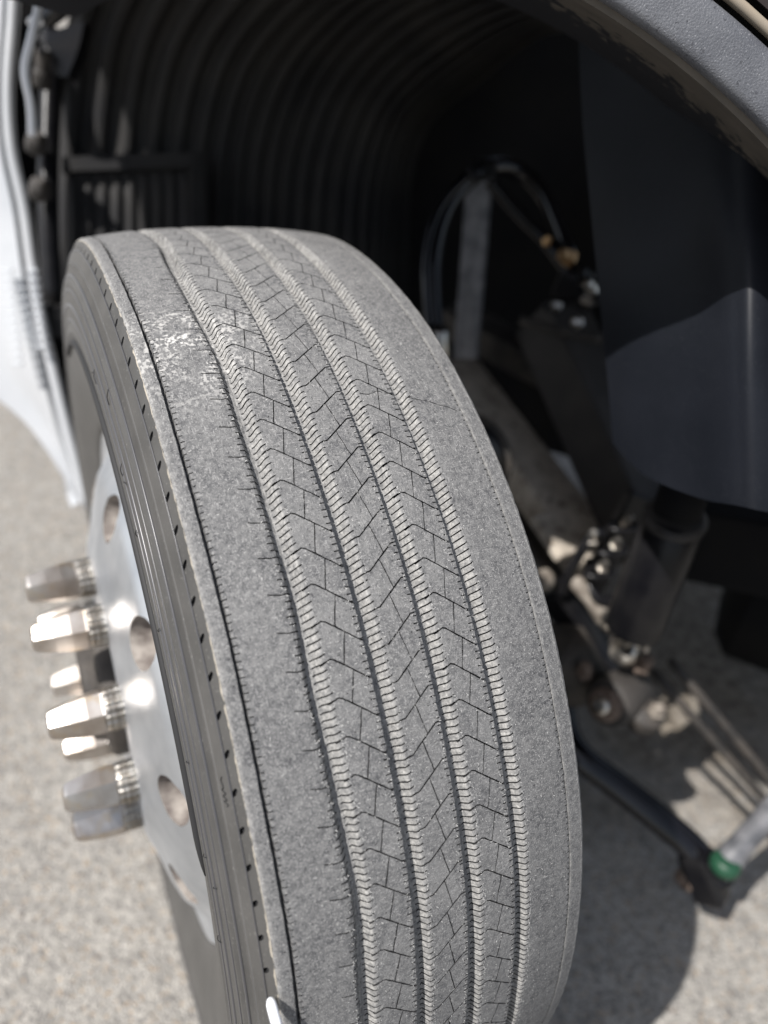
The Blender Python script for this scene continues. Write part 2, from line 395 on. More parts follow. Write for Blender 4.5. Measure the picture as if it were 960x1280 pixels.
carc = low[::-1] + [(-.1325, .4845), (-.118, .488), (-.09, .4985), (0, .5035), (.09, .4985), (.118, .488), (.1325, .4845)] + [(-a, b) for a, b in low]
tire = revolve('tire', carc, MS, wheel, dust=np.zeros(len(carc)))
tag(tire, 'worn grey rubber tire with straight ribs')

def dustfn(gl):
    """gl: left edges of the grooves"""
    def f(x, d):
        o = np.zeros_like(x)
        for g0 in gl:
            o = np.maximum(o, np.where((x > g0) & (x < g0 + 6), .62, 0))
            o = np.maximum(o, np.where((x >= g0 + 6) & (x < g0 + 13), 1.0, 0) * np.clip((g0 + 13.4 - x) / 3.2, 0, 1))
        return o
    return f
GL = [-71, -30.5, 10.5, 51]
DF = dustfn(GL)
def groove_left_wall(e):   # rib's right edge e falls into the groove
    return [(e - 3, 0), (e - .4, .12), (e + .9, 6.6), (e + 4.2, 7.2)]
def groove_right_wall(e):  # groove whose left edge is e climbs to the next rib
    return [(e + 4.2, 7.2), (e + 7.3, 6.9), (e + 10.2, .9), (e + 11.2, .25), (e + 13.2, 0)]
def notches(e, per=5, long_every=True):
    """slanted slots in the left edge of a rib (groove left edge e) """
    out = []; st = PL / per
    for k in range(per):
        u = k * st; ex = .6 * math.sin(k * 2.3)
        out.append(seg_poly((e + 5.5, u), (e + 10.6, u + 1.7), .95)); out.append(seg_poly((e + 10.5, u + 1.66), (e + 13.3 + ex, u + 2.7 + ex * .3), .95))
    return out
def ticks(e, ln=3.3, per=5, off=1.2, w_=.9, du=.15):
    out = []; st = PL / per
    for k in range(per):
        u = off + k * st; l = ln * (1 + .25 * math.sin(k * 1.9 + e))
        out.append(seg_poly((e - l, u + du), (e + 2.2, u), w_))
    return out
def poly_line(pts, wd):
    out = []
    for p, q in zip(pts, pts[1:]):
        dx, dy = q[0] - p[0], q[1] - p[1]; l = math.hypot(dx, dy); ex = wd * .3 / l
        out.append(seg_poly((p[0] - dx * ex, p[1] - dy * ex), (q[0] + dx * ex, q[1] + dy * ex), wd))
    return out
def make_rib(name, gl_left, gl_right, slits, extra, left_prof=None, right_prof=None, label=None):
    lp = left_prof or groove_right_wall(gl_left); rp = right_prof or groove_left_wall(gl_right)
    pts = lp + rp; xs_ = [a for a, _ in pts]; ds_ = [b for _, b in pts]
    br = sorted(set(xs_ + extra))
    o = tiled(name, br, pw(xs_, ds_), slits, 5.0, tread_map, [MT, Mk['dark_rubber']], tire, DF)
    if label: tag(o, label)
    return o
# rib 1, the wide outer one next to the thin black slot
s1 = ticks(-71, 4.0) + poly_line([(-83.5, 3.1), (-76.5, 1.25), (-71.5, 1.3)], .8)
for k in range(5): s1.append(seg_poly((-111.2, 2 + k * PL / 5), (-108.3 + .4 * math.sin(k * 2.1), 2.1 + k * PL / 5), .75))
make_rib('tread_rib', None, -71, s1, [-102, -94, -86, -79], left_prof=[(-110.9, 6.2), (-110.7, .1), (-109, 0)],
         right_prof=[(-77, 0), (-73.8, .2), (-72.0, 1.0), (-70.4, 4.2), (-69.2, 6.4), (-66.8, 7.4)], label='widest tread rib beside the thin black slot')
def diag24(o, u0=0):
    return (poly_line([(o + 10, u0 + .8), (o + 16, u0 + 3.5), (o + 18.5, u0 + 2.6), (o + 39, u0 - 14.3), (o + 42.6, u0 - 14.8)], .9)
            + [seg_poly((o + 29.5, u0 - 6.4), (o + 24, u0 - 27.6 + .6), .75)]
            + [seg_poly((o + 33.5, u0 - 12), (o + 35.3, u0 - 12.4), .4), seg_poly((o + 21.5, u0 + 4.2), (o + 22.8, u0 + 4.8), .4)])
# in these the groove on the left starts at o = GL[k]; the rib spans o+10 .. o+41
def shift(polys, s): return [[(a + s, b) for a, b in p] for p in polys]
make_rib('tread_rib', -71, -30.5, notches(-71) + ticks(-30.5) + diag24(-71, 0), [-56, -50, -44, -38])
make_rib('tread_rib', 10.5, 51, notches(10.5) + ticks(51) + diag24(10.5, 0), [25, 31, 37, 43])
s3 = notches(-30.5) + ticks(10.5) + poly_line([(-20.5, 1.5), (-16.5, 2.7), (-13.8, 2.9), (6.4, 18.3), (12, 18.6)], 1.0)
s3 += [seg_poly((-5.2, 9.6), (-.6, -10.9), .6), seg_poly((-12.5, 10), (-11, 10.3), .4), seg_poly((3, 6.2), (4.6, 6.4), .4)]
make_rib('tread_rib', -30.5, 10.5, s3, [-15, -9, -3, 4], label='centre tread rib with steep kinked cuts')
s5 = notches(51)
for k in range(5): s5.append(seg_poly((102.2 - .3 * (k % 2), 1 + k * PL / 5), (104.3, 1.1 + k * PL / 5), .8))
make_rib('tread_rib', 51, None, s5, [66, 72, 79, 86, 94], right_prof=[(102, 0), (104.0, .1), (104.25, 3.0), (104.9, 3.0)])
# narrow shoulder ribs outside the slots
dsh = lambda x, d: np.where(x < -119.5, np.clip((-119.5 - x) / 2.5, 0, 1) * .55, .0)
tiled('shoulder_rib', [-122.6, -121.8, -120.6, -117, -113.4, -113.15, -110.9], pw([-122.6, -121.8, -120.6, -113.4, -113.15, -110.9], [1.6, .5, 0, .05, 6.2, 6.2]),
      [seg_poly((-116.4, 3), (-115.2, 3.3), .5)], 1.0, tread_map, [MT, Mk['dark_rubber']], tire, dsh)
tiled('shoulder_rib', [104.9, 105.05, 108, 112, 116, 118, 120.5], pw([104.9, 105.05, 118, 120.5, 121.5], [3.0, .0, .1, 1.6, 2.4]), [], 1, tread_map, [MT, Mk['dark_rubber']], tire,
      lambda x, d: np.where(x > 116, .7, np.where(x < 106.5, .8, .1)))
# upper sidewall with its row of slanting dimples
up_prof = np.array([(-122.6, float(crown(-.1226) * 1000 - 1.6)), (-124.6, 501.5), (-127.4, 496.5), (-130.2, 490.5), (-132.5, 484.5)])
arc = np.concatenate([[0], np.cumsum(np.hypot(*np.diff(up_prof, axis=0).T))])
def side_map(s, ph, d):
    x = np.interp(s, arc, up_prof[:, 0]); r = np.interp(s, arc, up_prof[:, 1])
    jag = np.clip(1 - s / 3.0, 0, 1)
    xx = (x + .9 * d + .35 * wob(ph, 1) * jag) / 1000; r = (r - .4 * d) / 1000
    return np.stack([xx, -r * np.cos(ph), r * np.sin(ph)], -1)
def oval(cx, cu, a, b, an):
    return [(cx + a * math.cos(t) * math.cos(an) - b * math.sin(t) * math.sin(an), cu + a * math.cos(t) * math.sin(an) + b * math.sin(t) * math.cos(an)) for t in np.linspace(0, 2 * math.pi, 9)[:-1]]
tiled('upper_sidewall', [0.0, 1.2, float(arc[1]), 5.5, float(arc[2]), 12, float(arc[3]), float(arc[4])], lambda s: np.zeros_like(s), [oval(7.6, 12, 1.8, 4.2, R_(46))], 2.4,
      lambda s, p, d: side_map(s, p, d), [MS, Mk['dark_rubber']], tire, lambda s, d: np.clip(1.0 - s / 3.6, 0, 1) * .72, floor=9)
# raised block rim on the sidewall with a rounded end
def arc_band(name, r, x, wd, hh, p0, p1, m):
    pts = [np.array([x, -r * math.cos(p), r * math.sin(p)]) for p in np.linspace(p0, p1, 90)]
    rad = wd * np.clip(np.sqrt(np.clip(np.linspace(.0, 25, 90), .02, 1)), 0, 1); V, F = tube_vf(pts, rad, 8); V = np.array(V)
    return mesh_np(name, V, F, m, tire, smooth=True)
arc_band('raised_band', .4045, -.1423, .0035, 1, R_(49), R_(150), Mk['dark_rubber'])
for r_, x_, w_ in ((.4722, -.1364, .0011), (.4585, -.1396, .0008), (.4432, -.1411, .0014), (.4285, -.1420, .0008), (.4960, -.1279, .0006)):
    pts = [(x_ + w_ * math.cos(a), r_ + w_ * 1.4 * math.sin(a)) for a in np.linspace(R_(60), R_(300), 7)]
    revolve('moulded_ring', pts, Mk['ridge'], tire)
def hair(p, q, r=.00035, m=Mk['dark_rubber'], name='rubber_whisker'):
    mid = (np.array(p) + np.array(q)) / 2 + np.array([-.0012, 0, 0]); V, F = tube_vf(crspline([p, mid, q], 5), r, 5)
    return mesh_np(name, V, F, m, tire, smooth=True)
def swp(x, r, ph): return np.array([x, -r * math.cos(R_(ph)), r * math.sin(R_(ph))])
for (r, ph, dr, dp) in [(.425, 106, .012, .5), (.43, 107.5, -.006, 1.2), (.428, 91, .01, .6), (.428, 90.4, .010, -1.1), (.423, 74.5, .010, .1), (.425, 62.2, .010, .2), (.44, 51, .010, .6), (.423, 53, .009, .3),
                        (.425, 84.2, .007, .3), (.424, 44, .01, .4), (.45, 98, .01, .8)]:
    x0 = np.interp(r, [p[1] for p in low][::-1], [p[0] for p in low][::-1]) - .0006; x1 = np.interp(r + dr, [p[1] for p in low][::-1], [p[0] for p in low][::-1]) - .0010
    hair(swp(x0, r, ph), swp(x1, r + dr, ph + dp))
# burrs and torn fibres standing on the tread
V = []; F = []
for k in range(5200):
    ph = rng.uniform(R_(28), R_(122)); 
    if rng.random() < .62:
        gl = GL[rng.integers(4)]; x = gl + (rng.normal(13.2, .9) if rng.random() < .6 else rng.normal(-2.6, .8)); l = rng.uniform(.8, 2.2)
    else: x = rng.uniform(-108, 101); l = rng.uniform(.7, 2.4)
    wgt = np.clip((R_(92) - ph) / R_(40), .25, 1)
    if rng.random() > wgt: continue
    if any(g_ - .8 < x < g_ + 11.5 for g_ in GL): continue
    a = rng.uniform(0, math.pi * 2); b = a + rng.normal(0, .5)
    p0 = tread_map(np.array(x), np.array(ph), np.array(-.03)); p1 = tread_map(np.array(x + l * math.cos(a) * .6), np.array(ph + l * math.sin(a) * .6 / 512), np.array(-.22 - .2 * rng.random()))
    p2 = tread_map(np.array(x + l * math.cos(a) * .6 + l * math.cos(b) * .5), np.array(ph + (l * math.sin(a) * .6 + l * math.sin(b) * .5) / 512), np.array(-.05))
    n_ = np.array([0, -math.cos(ph), math.sin(ph)]); sd_ = np.cross(p2 - p0, n_); sd_ = sd_ / (np.linalg.norm(sd_) + 1e-12) * .0002
    i = len(V); V += [p0 - sd_, p0 + sd_, p1 + sd_, p1 - sd_, p2]; F += [(i, i + 1, i + 2, i + 3), (i + 3, i + 2, i + 4)]
fl = mesh_np('torn_rubber_fibres', V, F, Mk['fluff'], tire); tag(fl, kind='stuff')
# small pale rings left on the centre rib
V = []; F = []
for k in range(150):
    ph = rng.normal(R_(76), R_(8)); row = rng.integers(0, 5); x = -16 + row * 5.2 + rng.normal(0, .5); ph = round(ph * 512 / 3.2) * 3.2 / 512
    if not -18 < x < 8: continue
    i = len(V); ns = 12
    for rr in (1.05, .72):
        for j in range(ns):
            a = 2 * math.pi * j / ns; V.append(tread_map(np.array(x + rr * math.cos(a)), np.array(ph + rr * math.sin(a) / 512), np.array(-.05)))
    for j in range(ns): F.append((i + j, i + (j + 1) % ns, i + ns + (j + 1) % ns, i + ns + j))
rg = mesh_np('ring_marks', V, F, Mk['ring'], tire); tag(rg, kind='stuff')
# long crack across the two inner ribs
pc = [(24, 88.9), (31, 88.7), (38, 88.9), (46, 88.6), (50.5, 88.6)], [(62.5, 88.0), (68, 87.7), (76, 87.5), (85, 87.0), (93, 86.7), (100, 86.2)]
for seg_ in pc:
    pts = crspline([tread_map(np.array(float(x)), np.array(R_(a)), np.array(-.02)) for x, a in seg_], 24) + rng.normal(0, .00012, (24, 3))
    Vv, Ff = tube_vf(pts, .00028, 5); mesh_np('crack', Vv, Ff, Mk['dark_rubber'], tire)
# inked scribble on the shoulder
V = []; F = []
pts = [(.489, 60.2), (.4905, 60.35), (.487, 60.55), (.4905, 60.7), (.487, 60.95), (.4902, 61.15), (.487, 61.4), (.489, 61.6), (.488, 62.1), (.4895, 62.4)]
path = [swp(np.interp(r, [.4845, .4905, .4965], [-.1325, -.1302, -.1274]) - .0003, r, p) for r, p in pts]
Vv, Ff = tube_vf(crspline(path, 40), .00035, 5); mesh_np('ink_mark', Vv, Ff, Mk['dark_rubber'], tire)

# ------- the aluminium disc with its round hand holes
dprof = [(0, -.150), (.075, -.150), (.083, -.152), (.088, -.160), (.094, -.1648), (.120, -.1652), (.165, -.1652), (.176, -.1640), (.186, -.1600), (.205, -.1540), (.235, -.1465), (.255, -.139), (.268, -.129), (.280, -.121), (.290, -.1185), (.300, -.1195), (.3055, -.1235), (.3075, -.122), (.306, -.117), (.300, -.114), (.285, -.10)]
dr = np.array([a for a, _ in dprof]) * 1000; dx = np.array([b for _, b in dprof]) * 1000
darc = np.concatenate([[0], np.cumsum(np.hypot(np.diff(dr), np.diff(dx)))])
def disc_map(s, ph, d):
    x = (np.interp(s, darc, dx) + d) / 1000; r = np.interp(s, darc, dr) / 1000
    return np.stack([x, -r * np.cos(ph), r * np.sin(ph)], -1)
s23 = float(np.interp(243, dr[:15], darc[:15])); Ld = 2 * math.pi * 243 / 10
fine = [float(v) for v in np.linspace(darc[2], darc[-1], 46)]
disc = tiled('wheel_disc', fine, lambda s: np.zeros_like(s), [[(s23 + 26 * math.cos(t), Ld * .5 + 26 * math.sin(t)) for t in np.linspace(0, 2 * math.pi, 25)[:-1]]], 26, disc_map,
             [Mk['alu'], Mk['hole']], wheel, lambda s, d: s * 0, usub=18, floor=40, NPn=10, PLn=Ld)
for p in disc.data.polygons: p.use_smooth = True
es = disc.modifiers.new('split', 'EDGE_SPLIT'); es.split_angle = R_(40)
# turn so that the hand holes stand at 42 + 36k degrees (tile centre is at 18)
disc.rotation_euler = (-R_(42 - 18), 0, 0)
revolve('rim_barrel', [(-.100, .2860), (-.09, .276), (-.04, .262), (.05, .262), (.10, .280), (.118, .300), (.120, .302), (.10, .298)], Mk['alu'], wheel, seg=120)
tagh = revolve('hub', [(-.150, .082), (-.176, .081), (-.182, .077), (-.184, .060), (-.196, .056), (-.200, .050), (-.201, .0)], Mk['grime'], wheel, seg=48)
tag(tagh, 'dark hub end inside the ring of nut covers')

# ------- ten chrome nut covers: hexagon flaring out of a knurled collar
def nut_cover():
    root = bpy.data.objects.new('lug_nut_cover', None)
    seg = 36; V = []; F = []; st = []
    #      x       radius  hexness
    pr = [(-.016, .0200, 1.0), (-.020, .0222, 1.0), (-.034, .0215, 1.0), (-.050, .0190, 1.0), (-.066, .0155, 1.0), (-.0695, .0140, .8), (-.0715, .0110, .4), (-.0722, .0, 0)]
    for x, r, hx in pr:
        for j in range(seg):
            a = 2 * math.pi * j / seg; hexr = math.cos(math.pi / 6) / math.cos((a + math.pi / 6) % (math.pi / 3) - math.pi / 6)
            rr = r * (1 - hx + hx * hexr * 1.06); V.append((x, rr * math.cos(a), rr * math.sin(a)))
    n = len(pr)
    for i in range(n - 1):
        for j in range(seg): k = (j + 1) % seg; F.append((i * seg + j, (i + 1) * seg + j, (i + 1) * seg + k, i * seg + k))
    me = bpy.data.meshes.new('lug_nut_cover'); me.from_pydata(V, [], F); me.materials.append(Mk['chrome'])
    V = []; F = []; seg = 72
    pr = [(0.002, .0200), (-.002, .0222), (-.006, .0226), (-.0065, .0212), (-.0075, .0212), (-.008, .0224), (-.012, .0222), (-.0125, .0210), (-.0135, .0210), (-.014, .0220), (-.018, .0212), (-.0185, .0180)]
    for x, r in pr:
        for j in range(seg): a = 2 * math.pi * j / seg; rr = r * (1 + .022 * (1 if j % 4 < 2 else -1)); V.append((x, rr * math.cos(a), rr * math.sin(a)))
    for i in range(len(pr) - 1):
        for j in range(seg): k = (j + 1) % seg; F.append((i * seg + j, (i + 1) * seg + j, (i + 1) * seg + k, i * seg + k))
    m2 = bpy.data.meshes.new('collar'); m2.from_pydata(V, [], F); m2.materials.append(Mk['knurl'])
    return me, m2
mc, mcol = nut_cover()
for k in range(10):
    ph = R_(36 * k - 10); o = bpy.data.objects.new('lug_nut_cover', mc); COL.objects.link(o); o.parent = wheel
    o.location = (-.1653, -.143 * math.cos(ph), .143 * math.sin(ph)); tl = rng.normal(0, .03, 2); o.rotation_euler = (rng.uniform(0, 6), tl[0], tl[1])
    c = bpy.data.objects.new('collar', mcol); COL.objects.link(c); c.parent = o

# ------------------------------------------------------------------ black strip of white plastic leaning on the tire shoulder
p = A_((337, 1247, .446), (341, 1262, .440), (347, 1285, .436), (352, 1320, .43), (353, 1370, .425))
o = tube('plastic_strip', p, [.0024, .0034, .0040, .0042, .0042][:5] and np.interp(np.linspace(0, 1, 30), [0, .04, .15, 1], [.0006, .0022, .0032, .0036]), Mk['plastic_white'], smooth_path=30, seg=14)
tag(o, 'white rounded plastic strip end resting against the lower tire shoulder', 'plastic strip')

def flake_mat():
    M, k = mat('dirt_flaked_flange', (.02, .02, .024), .7, spec=.3); N, L, b, noise, ramp, mix = (k[i] for i in ('N', 'L', 'b', 'noise', 'ramp', 'mix'))
    a = N.new('ShaderNodeAttribute'); a.attribute_name = 'fade'
    ad = N.new('ShaderNodeMath'); ad.operation = 'MULTIPLY_ADD'; L.new(a.outputs['Fac'], ad.inputs[0]); ad.inputs[1].default_value = .75; L.new(noise(62, 6, 5), ad.inputs[2])
    c = mix(ramp(ad.outputs[0], .80, .815), (.017, .018, .023), mix(ramp(noise(30, 4, 6), .3, .7), (.13, .115, .098), (.085, .077, .067)))
    L.new(c, b.inputs['Base Color']); return M
# ------------------------------------------------------------------ wheel arch
def ribs(n, a): 
    def f(u, v):
        x = (u * n) % 1.0; s = np.clip(np.abs(x - .5) * 4 - .5, 0, 1); return a * (1 - s * s * (3 - 2 * s)) * np.clip(v * 12, 0, 1)
    return f
c0 = A_((60, 420, 1.42), (66, 250, 1.38), (75, 130, 1.34), (92, 0, 1.25), (180, -160, 1.08), (400, -250, .92), (700, -240, .78))
c1 = A_((235, 440, 1.50), (240, 280, 1.47), (248, 160, 1.42), (285, 50, 1.34), (380, -50, 1.18), (520, -105, .98), (745, -120, .76))
c2 = A_((345, 440, 1.58), (352, 300, 1.55), (362, 190, 1.50), (400, 90, 1.42), (480, 5, 1.26), (600, -45, 1.06), (790, -60, .78))
c4 = A_((505, 480, 1.76), (508, 340, 1.73), (512, 230, 1.69), (538, 152, 1.60), (600, 100, 1.43), (680, 38, 1.16), (770, 30, .92))
c3 = A_((450, 460, 1.66), (455, 320, 1.62), (462, 220, 1.58), (492, 135, 1.50), (560, 70, 1.34), (660, 12, 1.10), (800, 5, .80))
o = sheet('fender_liner', [c0, c1, c2, c3, c4], Mk['liner'], nu=281, nv=60, th=.012, disp=ribs(21, .014))
tag(o, 'black corrugated plastic fender liner curving over the tire', 'fender liner')
# recessed hatch low on the liner
h = thing('access_cover', 'dark rectangular ribbed cover set low on the corrugated liner', 'cover', Vector(at(165, 250, 1.36)))
sheet('cover_panel', [A_((84, 218, 1.335), (84, 330, 1.36)), A_((240, 212, 1.395), (240, 330, 1.42))], Mk['liner'], h, nu=101, nv=6, th=.02, disp=ribs(9, .008))
sheet('cover_rim', [A_((78, 196, 1.31), (78, 214, 1.315)), A_((248, 190, 1.375), (248, 208, 1.38))], Mk['liner'], h, nu=8, nv=4, th=.03)
sheet('cover_rim', [A_((240, 192, 1.37), (240, 330, 1.395)), A_((256, 192, 1.385), (256, 330, 1.41))], Mk['liner'], h, nu=6, nv=6, th=.03)

# inner wall of the wheel well behind everything
o = sheet('inner_wheel_well', [A_((430, 60, 1.75), (430, 400, 1.78), (430, 640, 1.80)), A_((620, -60, 1.70), (620, 380, 1.75), (620, 560, 1.78)), A_((760, -80, 1.45), (780, 320, 1.55), (790, 600, 1.66)), A_((960, -40, 1.2), (990, 340, 1.35), (1000, 700, 1.5))], Mk['well'], nu=20, nv=20, th=.02)  # black colour stands in for the deep shade of the well
tag(o, 'black backdrop wall closing the wheel well behind the hoses', 'wheel well')
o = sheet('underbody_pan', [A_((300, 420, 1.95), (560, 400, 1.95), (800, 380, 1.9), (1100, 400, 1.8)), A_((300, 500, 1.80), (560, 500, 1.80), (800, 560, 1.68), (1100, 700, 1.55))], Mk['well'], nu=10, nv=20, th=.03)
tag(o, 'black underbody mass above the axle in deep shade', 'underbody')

# grey trim lip and the surfaces that turn in from it
TT = np.array([.76, -.65, 0]); TT /= np.linalg.norm(TT); NN = np.array([.65, .76, 0]); NN /= np.linalg.norm(NN)
def tp(s_, n_, z): return TT * s_ + NN * n_ + np.array([0, 0, z])
def ring(R, n_, a0=12, a1=118, k=22): return [tp(R * math.cos(a), n_, .515 + R * math.sin(a)) for a in np.radians(np.linspace(a0, a1, k))]
fa = thing('fender_arch', 'weathered grey plastic wheel arch lip above the black panel', 'fender', Vector(at(870, 60, .5)))
sheet('arch_trim', [ring(.800, .062), ring(.8045, .050), ring(.8035, .041), ring(.797, .036), ring(.785, .0325), ring(.775, .031), ring(.770, .035), ring(.7685, .045)], Mk['lip'], fa, nu=40, nv=120, th=.004)
o = sheet('inner_flange', [ring(.769, .046), ring(.764, .12), ring(.755, .20), ring(.738, .30)], flake_mat(), fa, nu=24, nv=90, th=.005, fade=True); tag(o, 'black inner flange flaked with brown dirt')
tube('edge_seal', ring(.815, .085), .004, Mk['beige'], fa, smooth_path=60)
ca = [R_(a) for a in np.linspace(14, 118, 24)]
rin = [tp(.825 * math.cos(a), .10, .515 + .825 * math.sin(a)) for a in ca]
def outp(a):
    k = min(1.04 / max(math.sin(a), 1e-3), 1.15 / max(abs(math.cos(a)), 1e-3)); return tp(k * math.cos(a), .10, .515 + k * math.sin(a))
rout = [outp(a) for a in ca]
sheet('shade_skin', [rin, [(p * .7 + q * .3) for p, q in zip(rin, rout)], rout], Mk['maroon'], fa, nu=8, nv=48, th=.008)  # skin added to shade the splash panel, mostly above the view
sheet('shade_roof', [[tp(-.91, .03, 1.56), tp(.2, .04, 1.56), tp(1.15, .045, 1.56)], [tp(-.91, .8, 1.66), tp(.2, .8, 1.66), tp(1.15, .8, 1.66)], [tp(-.91, 1.7, 1.70), tp(.2, 1.7, 1.70), tp(1.15, 1.7, 1.70)]], Mk['maroon'], fa, nu=12, nv=12, th=.01)  # unseen roof, added to keep the sun off the wheel well

# black splash panel
KP = .86
def PR(*pts): return [at(x, y, d * KP) for x, y, d in pts]
r0 = PR((722, 20, 1.00), (728, 150, .98), (742, 300, .96), (757, 450, .95), (766, 555, .95))
r1 = PR((765, 10, .95), (775, 150, .93), (785, 300, .91), (795, 450, .90), (806, 594, .90))
r2 = PR((850, 40, .86), (855, 170, .85), (862, 310, .835), (868, 460, .825), (872, 622, .84))
r3 = PR((905, 60, .82), (910, 200, .80), (915, 320, .775), (918, 460, .77), (922, 632, .80))
r4 = PR((940, 70, .80), (948, 210, .775), (950, 320, .755), (953, 460, .755), (960, 640, .79))
r5 = PR((1010, 90, .82), (1015, 230, .79), (1020, 330, .78), (1025, 470, .79), (1035, 650, .82))
o = sheet('splash_panel', [r0, r1, r2, r3, r4, r5], Mk['panel'], nu=70, nv=50, th=.008)
tag(o, 'grained black plastic splash panel with curved lower edge', 'splash panel')

# ------------------------------------------------------------------ white body panel on the left
pn = thing('white_side_panel', 'white painted body panel tapering to a point beside the wheel', 'body panel', Vector(at(40, 400, 1.4)))
e = [(20, -80), (16, 20), (10, 110), (14, 185), (30, 262), (42, 345), (60, 435), (84, 535), (110, 632)]
edge3 = [at(x, y, 1.32 + .0002 * y) for x, y in e]
in3 = [at(x - 14 - (0 if y < 600 else -10), y, 1.33 + .0002 * y) for x, y in e]
lo_ = [(-70, -80), (-75, 20), (-80, 110), (-85, 185), (-80, 262), (-70, 345), (-50, 435), (36, 515), (100, 628)]
mid3 = [at((a[0] * .5 + b[0] * .5) - 4, (a[1] + b[1]) / 2, 1.36 + .0002 * a[1]) for a, b in zip(e, lo_)]
lo3 = [at(x, y + (18 if 400 < y < 600 else 0), 1.42 + .0001 * y) for x, y in lo_]
sheet('panel_face', [in3, mid3, lo3], Mk['white'], pn, nu=20, nv=60, th=.02)
tube('panel_flange', [p + np.array([0, -.006, 0]) for p in edge3], .0105, Mk['white'], pn, smooth_path=60, seg=12)
for cidx, cx in enumerate((8, 34)):
    for k in range(12):
        y = 338 + k * 10.5; x = cx + k * 1.2 - (6 if cidx == 0 else 0)
        if cidx == 1 and k > 9: continue
        beam('louvre', at(x, y, 1.372 if cidx else 1.385), at(x + 13, y + 1, 1.366 if cidx else 1.378), .010, .004, Mk['louvre'], pn, bevel=.001)
o = sheet('dark_gap_sheet', [A_((8, -70, 1.50), (14, 200, 1.50), (48, 430, 1.50), (80, 540, 1.50), (106, 618, 1.50)), A_((60, -70, 1.56), (80, 200, 1.56), (110, 430, 1.56), (128, 540, 1.56), (124, 622, 1.54))], Mk['well'], nu=8, nv=30, th=.03)  # black sheet added where only a dark gap shows
tag(o, 'black sheet added for the dark gap between the white panel and the tire', 'backing sheet')
# ------------------------------------------------------------------ wires and bits behind the panel edge
wt = thing('wire_bundle', 'white plastic tube tied to a black hose at the top left', 'wiring', Vector(at(45, 30, 1.1)))
tube('white_tube', A_((52, -40, 1.0), (48, 10, 1.0), (40, 45, 1.0), (31, 88, 1.01), (38, 130, 1.03), (40, 170, 1.05)), .0058, Mk['plastic_white'], wt, smooth_path=30)
tube('black_hose', A_((56, 26, 1.09), (75, 12, 1.08), (100, -8, 1.07), (140, -50, 1.06)), .0125, Mk['hose'], wt, smooth_path=24)
tube('cable_tie', [at(44 + 9 * math.cos(a), 27 + 5 * math.sin(a), 1.075 + .01 * math.sin(a)) for a in np.linspace(0, 2 * math.pi, 25)], .0022, Mk['plastic_white'], wt, seg=8)
o = sheet('mounting_bracket', [A_((45, 45, 1.22), (60, 60, 1.21), (72, 95, 1.22)), A_((105, 26, 1.2), (98, 60, 1.2), (84, 96, 1.21))], Mk['black'], nu=12, nv=12, th=.02)
tag(o, 'dark grey wedge bracket behind the white tube', 'bracket')
o = lathe_axis('cylinder_fitting', at(54, 62, 1.2), at(52, 110, 1.24), [(0, .008), (.05, .012), (.5, .012), (.55, .015), (.95, .015), (1, .009)], Mk['grime']); tag(o, 'small dusty cylinder fitting below the wedge bracket', 'fitting')
for i, (x, y, lab) in enumerate(((44, 178, 'brown dirty clamp below the white tube'), (48, 236, 'lower brown dirty clamp beside the white panel edge'))):
    t = thing('pipe_clamp', lab, 'clamp', Vector(at(x, y, 1.24)), 'clamps along the white panel edge')
    lathe_axis('clamp_body', at(x - 12, y - 4, 1.24), at(x + 14, y + 6, 1.26), [(0, .008), (.1, .018), (.5, .022), (.9, .016), (1, .007)], Mk['bracket'], t)
    lathe_axis('bolt', at(x + 4, y - 10, 1.22), at(x + 8, y - 2, 1.24), [(0, .005), (.2, .007), (1, .007)], Mk['grime'], t, seg=6)
o = tube('down_pipe', A_((66, 40, 1.3), (62, 150, 1.3), (60, 260, 1.3), (66, 380, 1.32)), .018, Mk['black'], smooth_path=20); tag(o, 'grimy vertical pipe between white panel and liner', 'pipe')

# ------------------------------------------------------------------ running gear
ax = thing('axle_beam', 'pale beige cast axle beam running down behind the tire', 'axle', Vector(at(660, 600, 1.35)))
beam('beam', at(566, 462, 1.50), at(748, 706, 1.26), .115, .055, Mk['axle'], ax, up=(.2, -.5, 1), bevel=.008)
beam('lower_flange', at(545, 500, 1.54), at(735, 750, 1.30), .095, .018, Mk['grime'], ax, up=(.2, -.5, 1), bevel=.004)
beam('spring_seat', at(690, 640, 1.27), at(725, 690, 1.24), .115, .02, Mk['axle'], ax, up=(.2, -.5, 1), bevel=.004)
fr = beam('frame_rail', at(690, 400, 1.42), at(822, 690, 1.24), .12, .10, Mk['bracket'], up=(.2, -.5, 1), bevel=.006)
tag(fr, 'dark frame member running beside the beige axle beam', 'frame rail')
kn = thing('brake_drum', 'dark round brake drum edge behind the right of the tire', 'brake drum', Vector(at(600, 560, 1.05)))
lathe_axis('drum', at(545, 595, 1.02), at(596, 566, 1.10), [(0, .064), (.2, .066), (.75, .066), (.8, .058), (1, .054)], Mk['black'], kn, seg=40)
lathe_axis('drum_rim', at(585, 574, 1.075), at(590, 571, 1.085), [(0, .064), (.5, .070), (1, .064)], Mk['grime'], kn, seg=40)

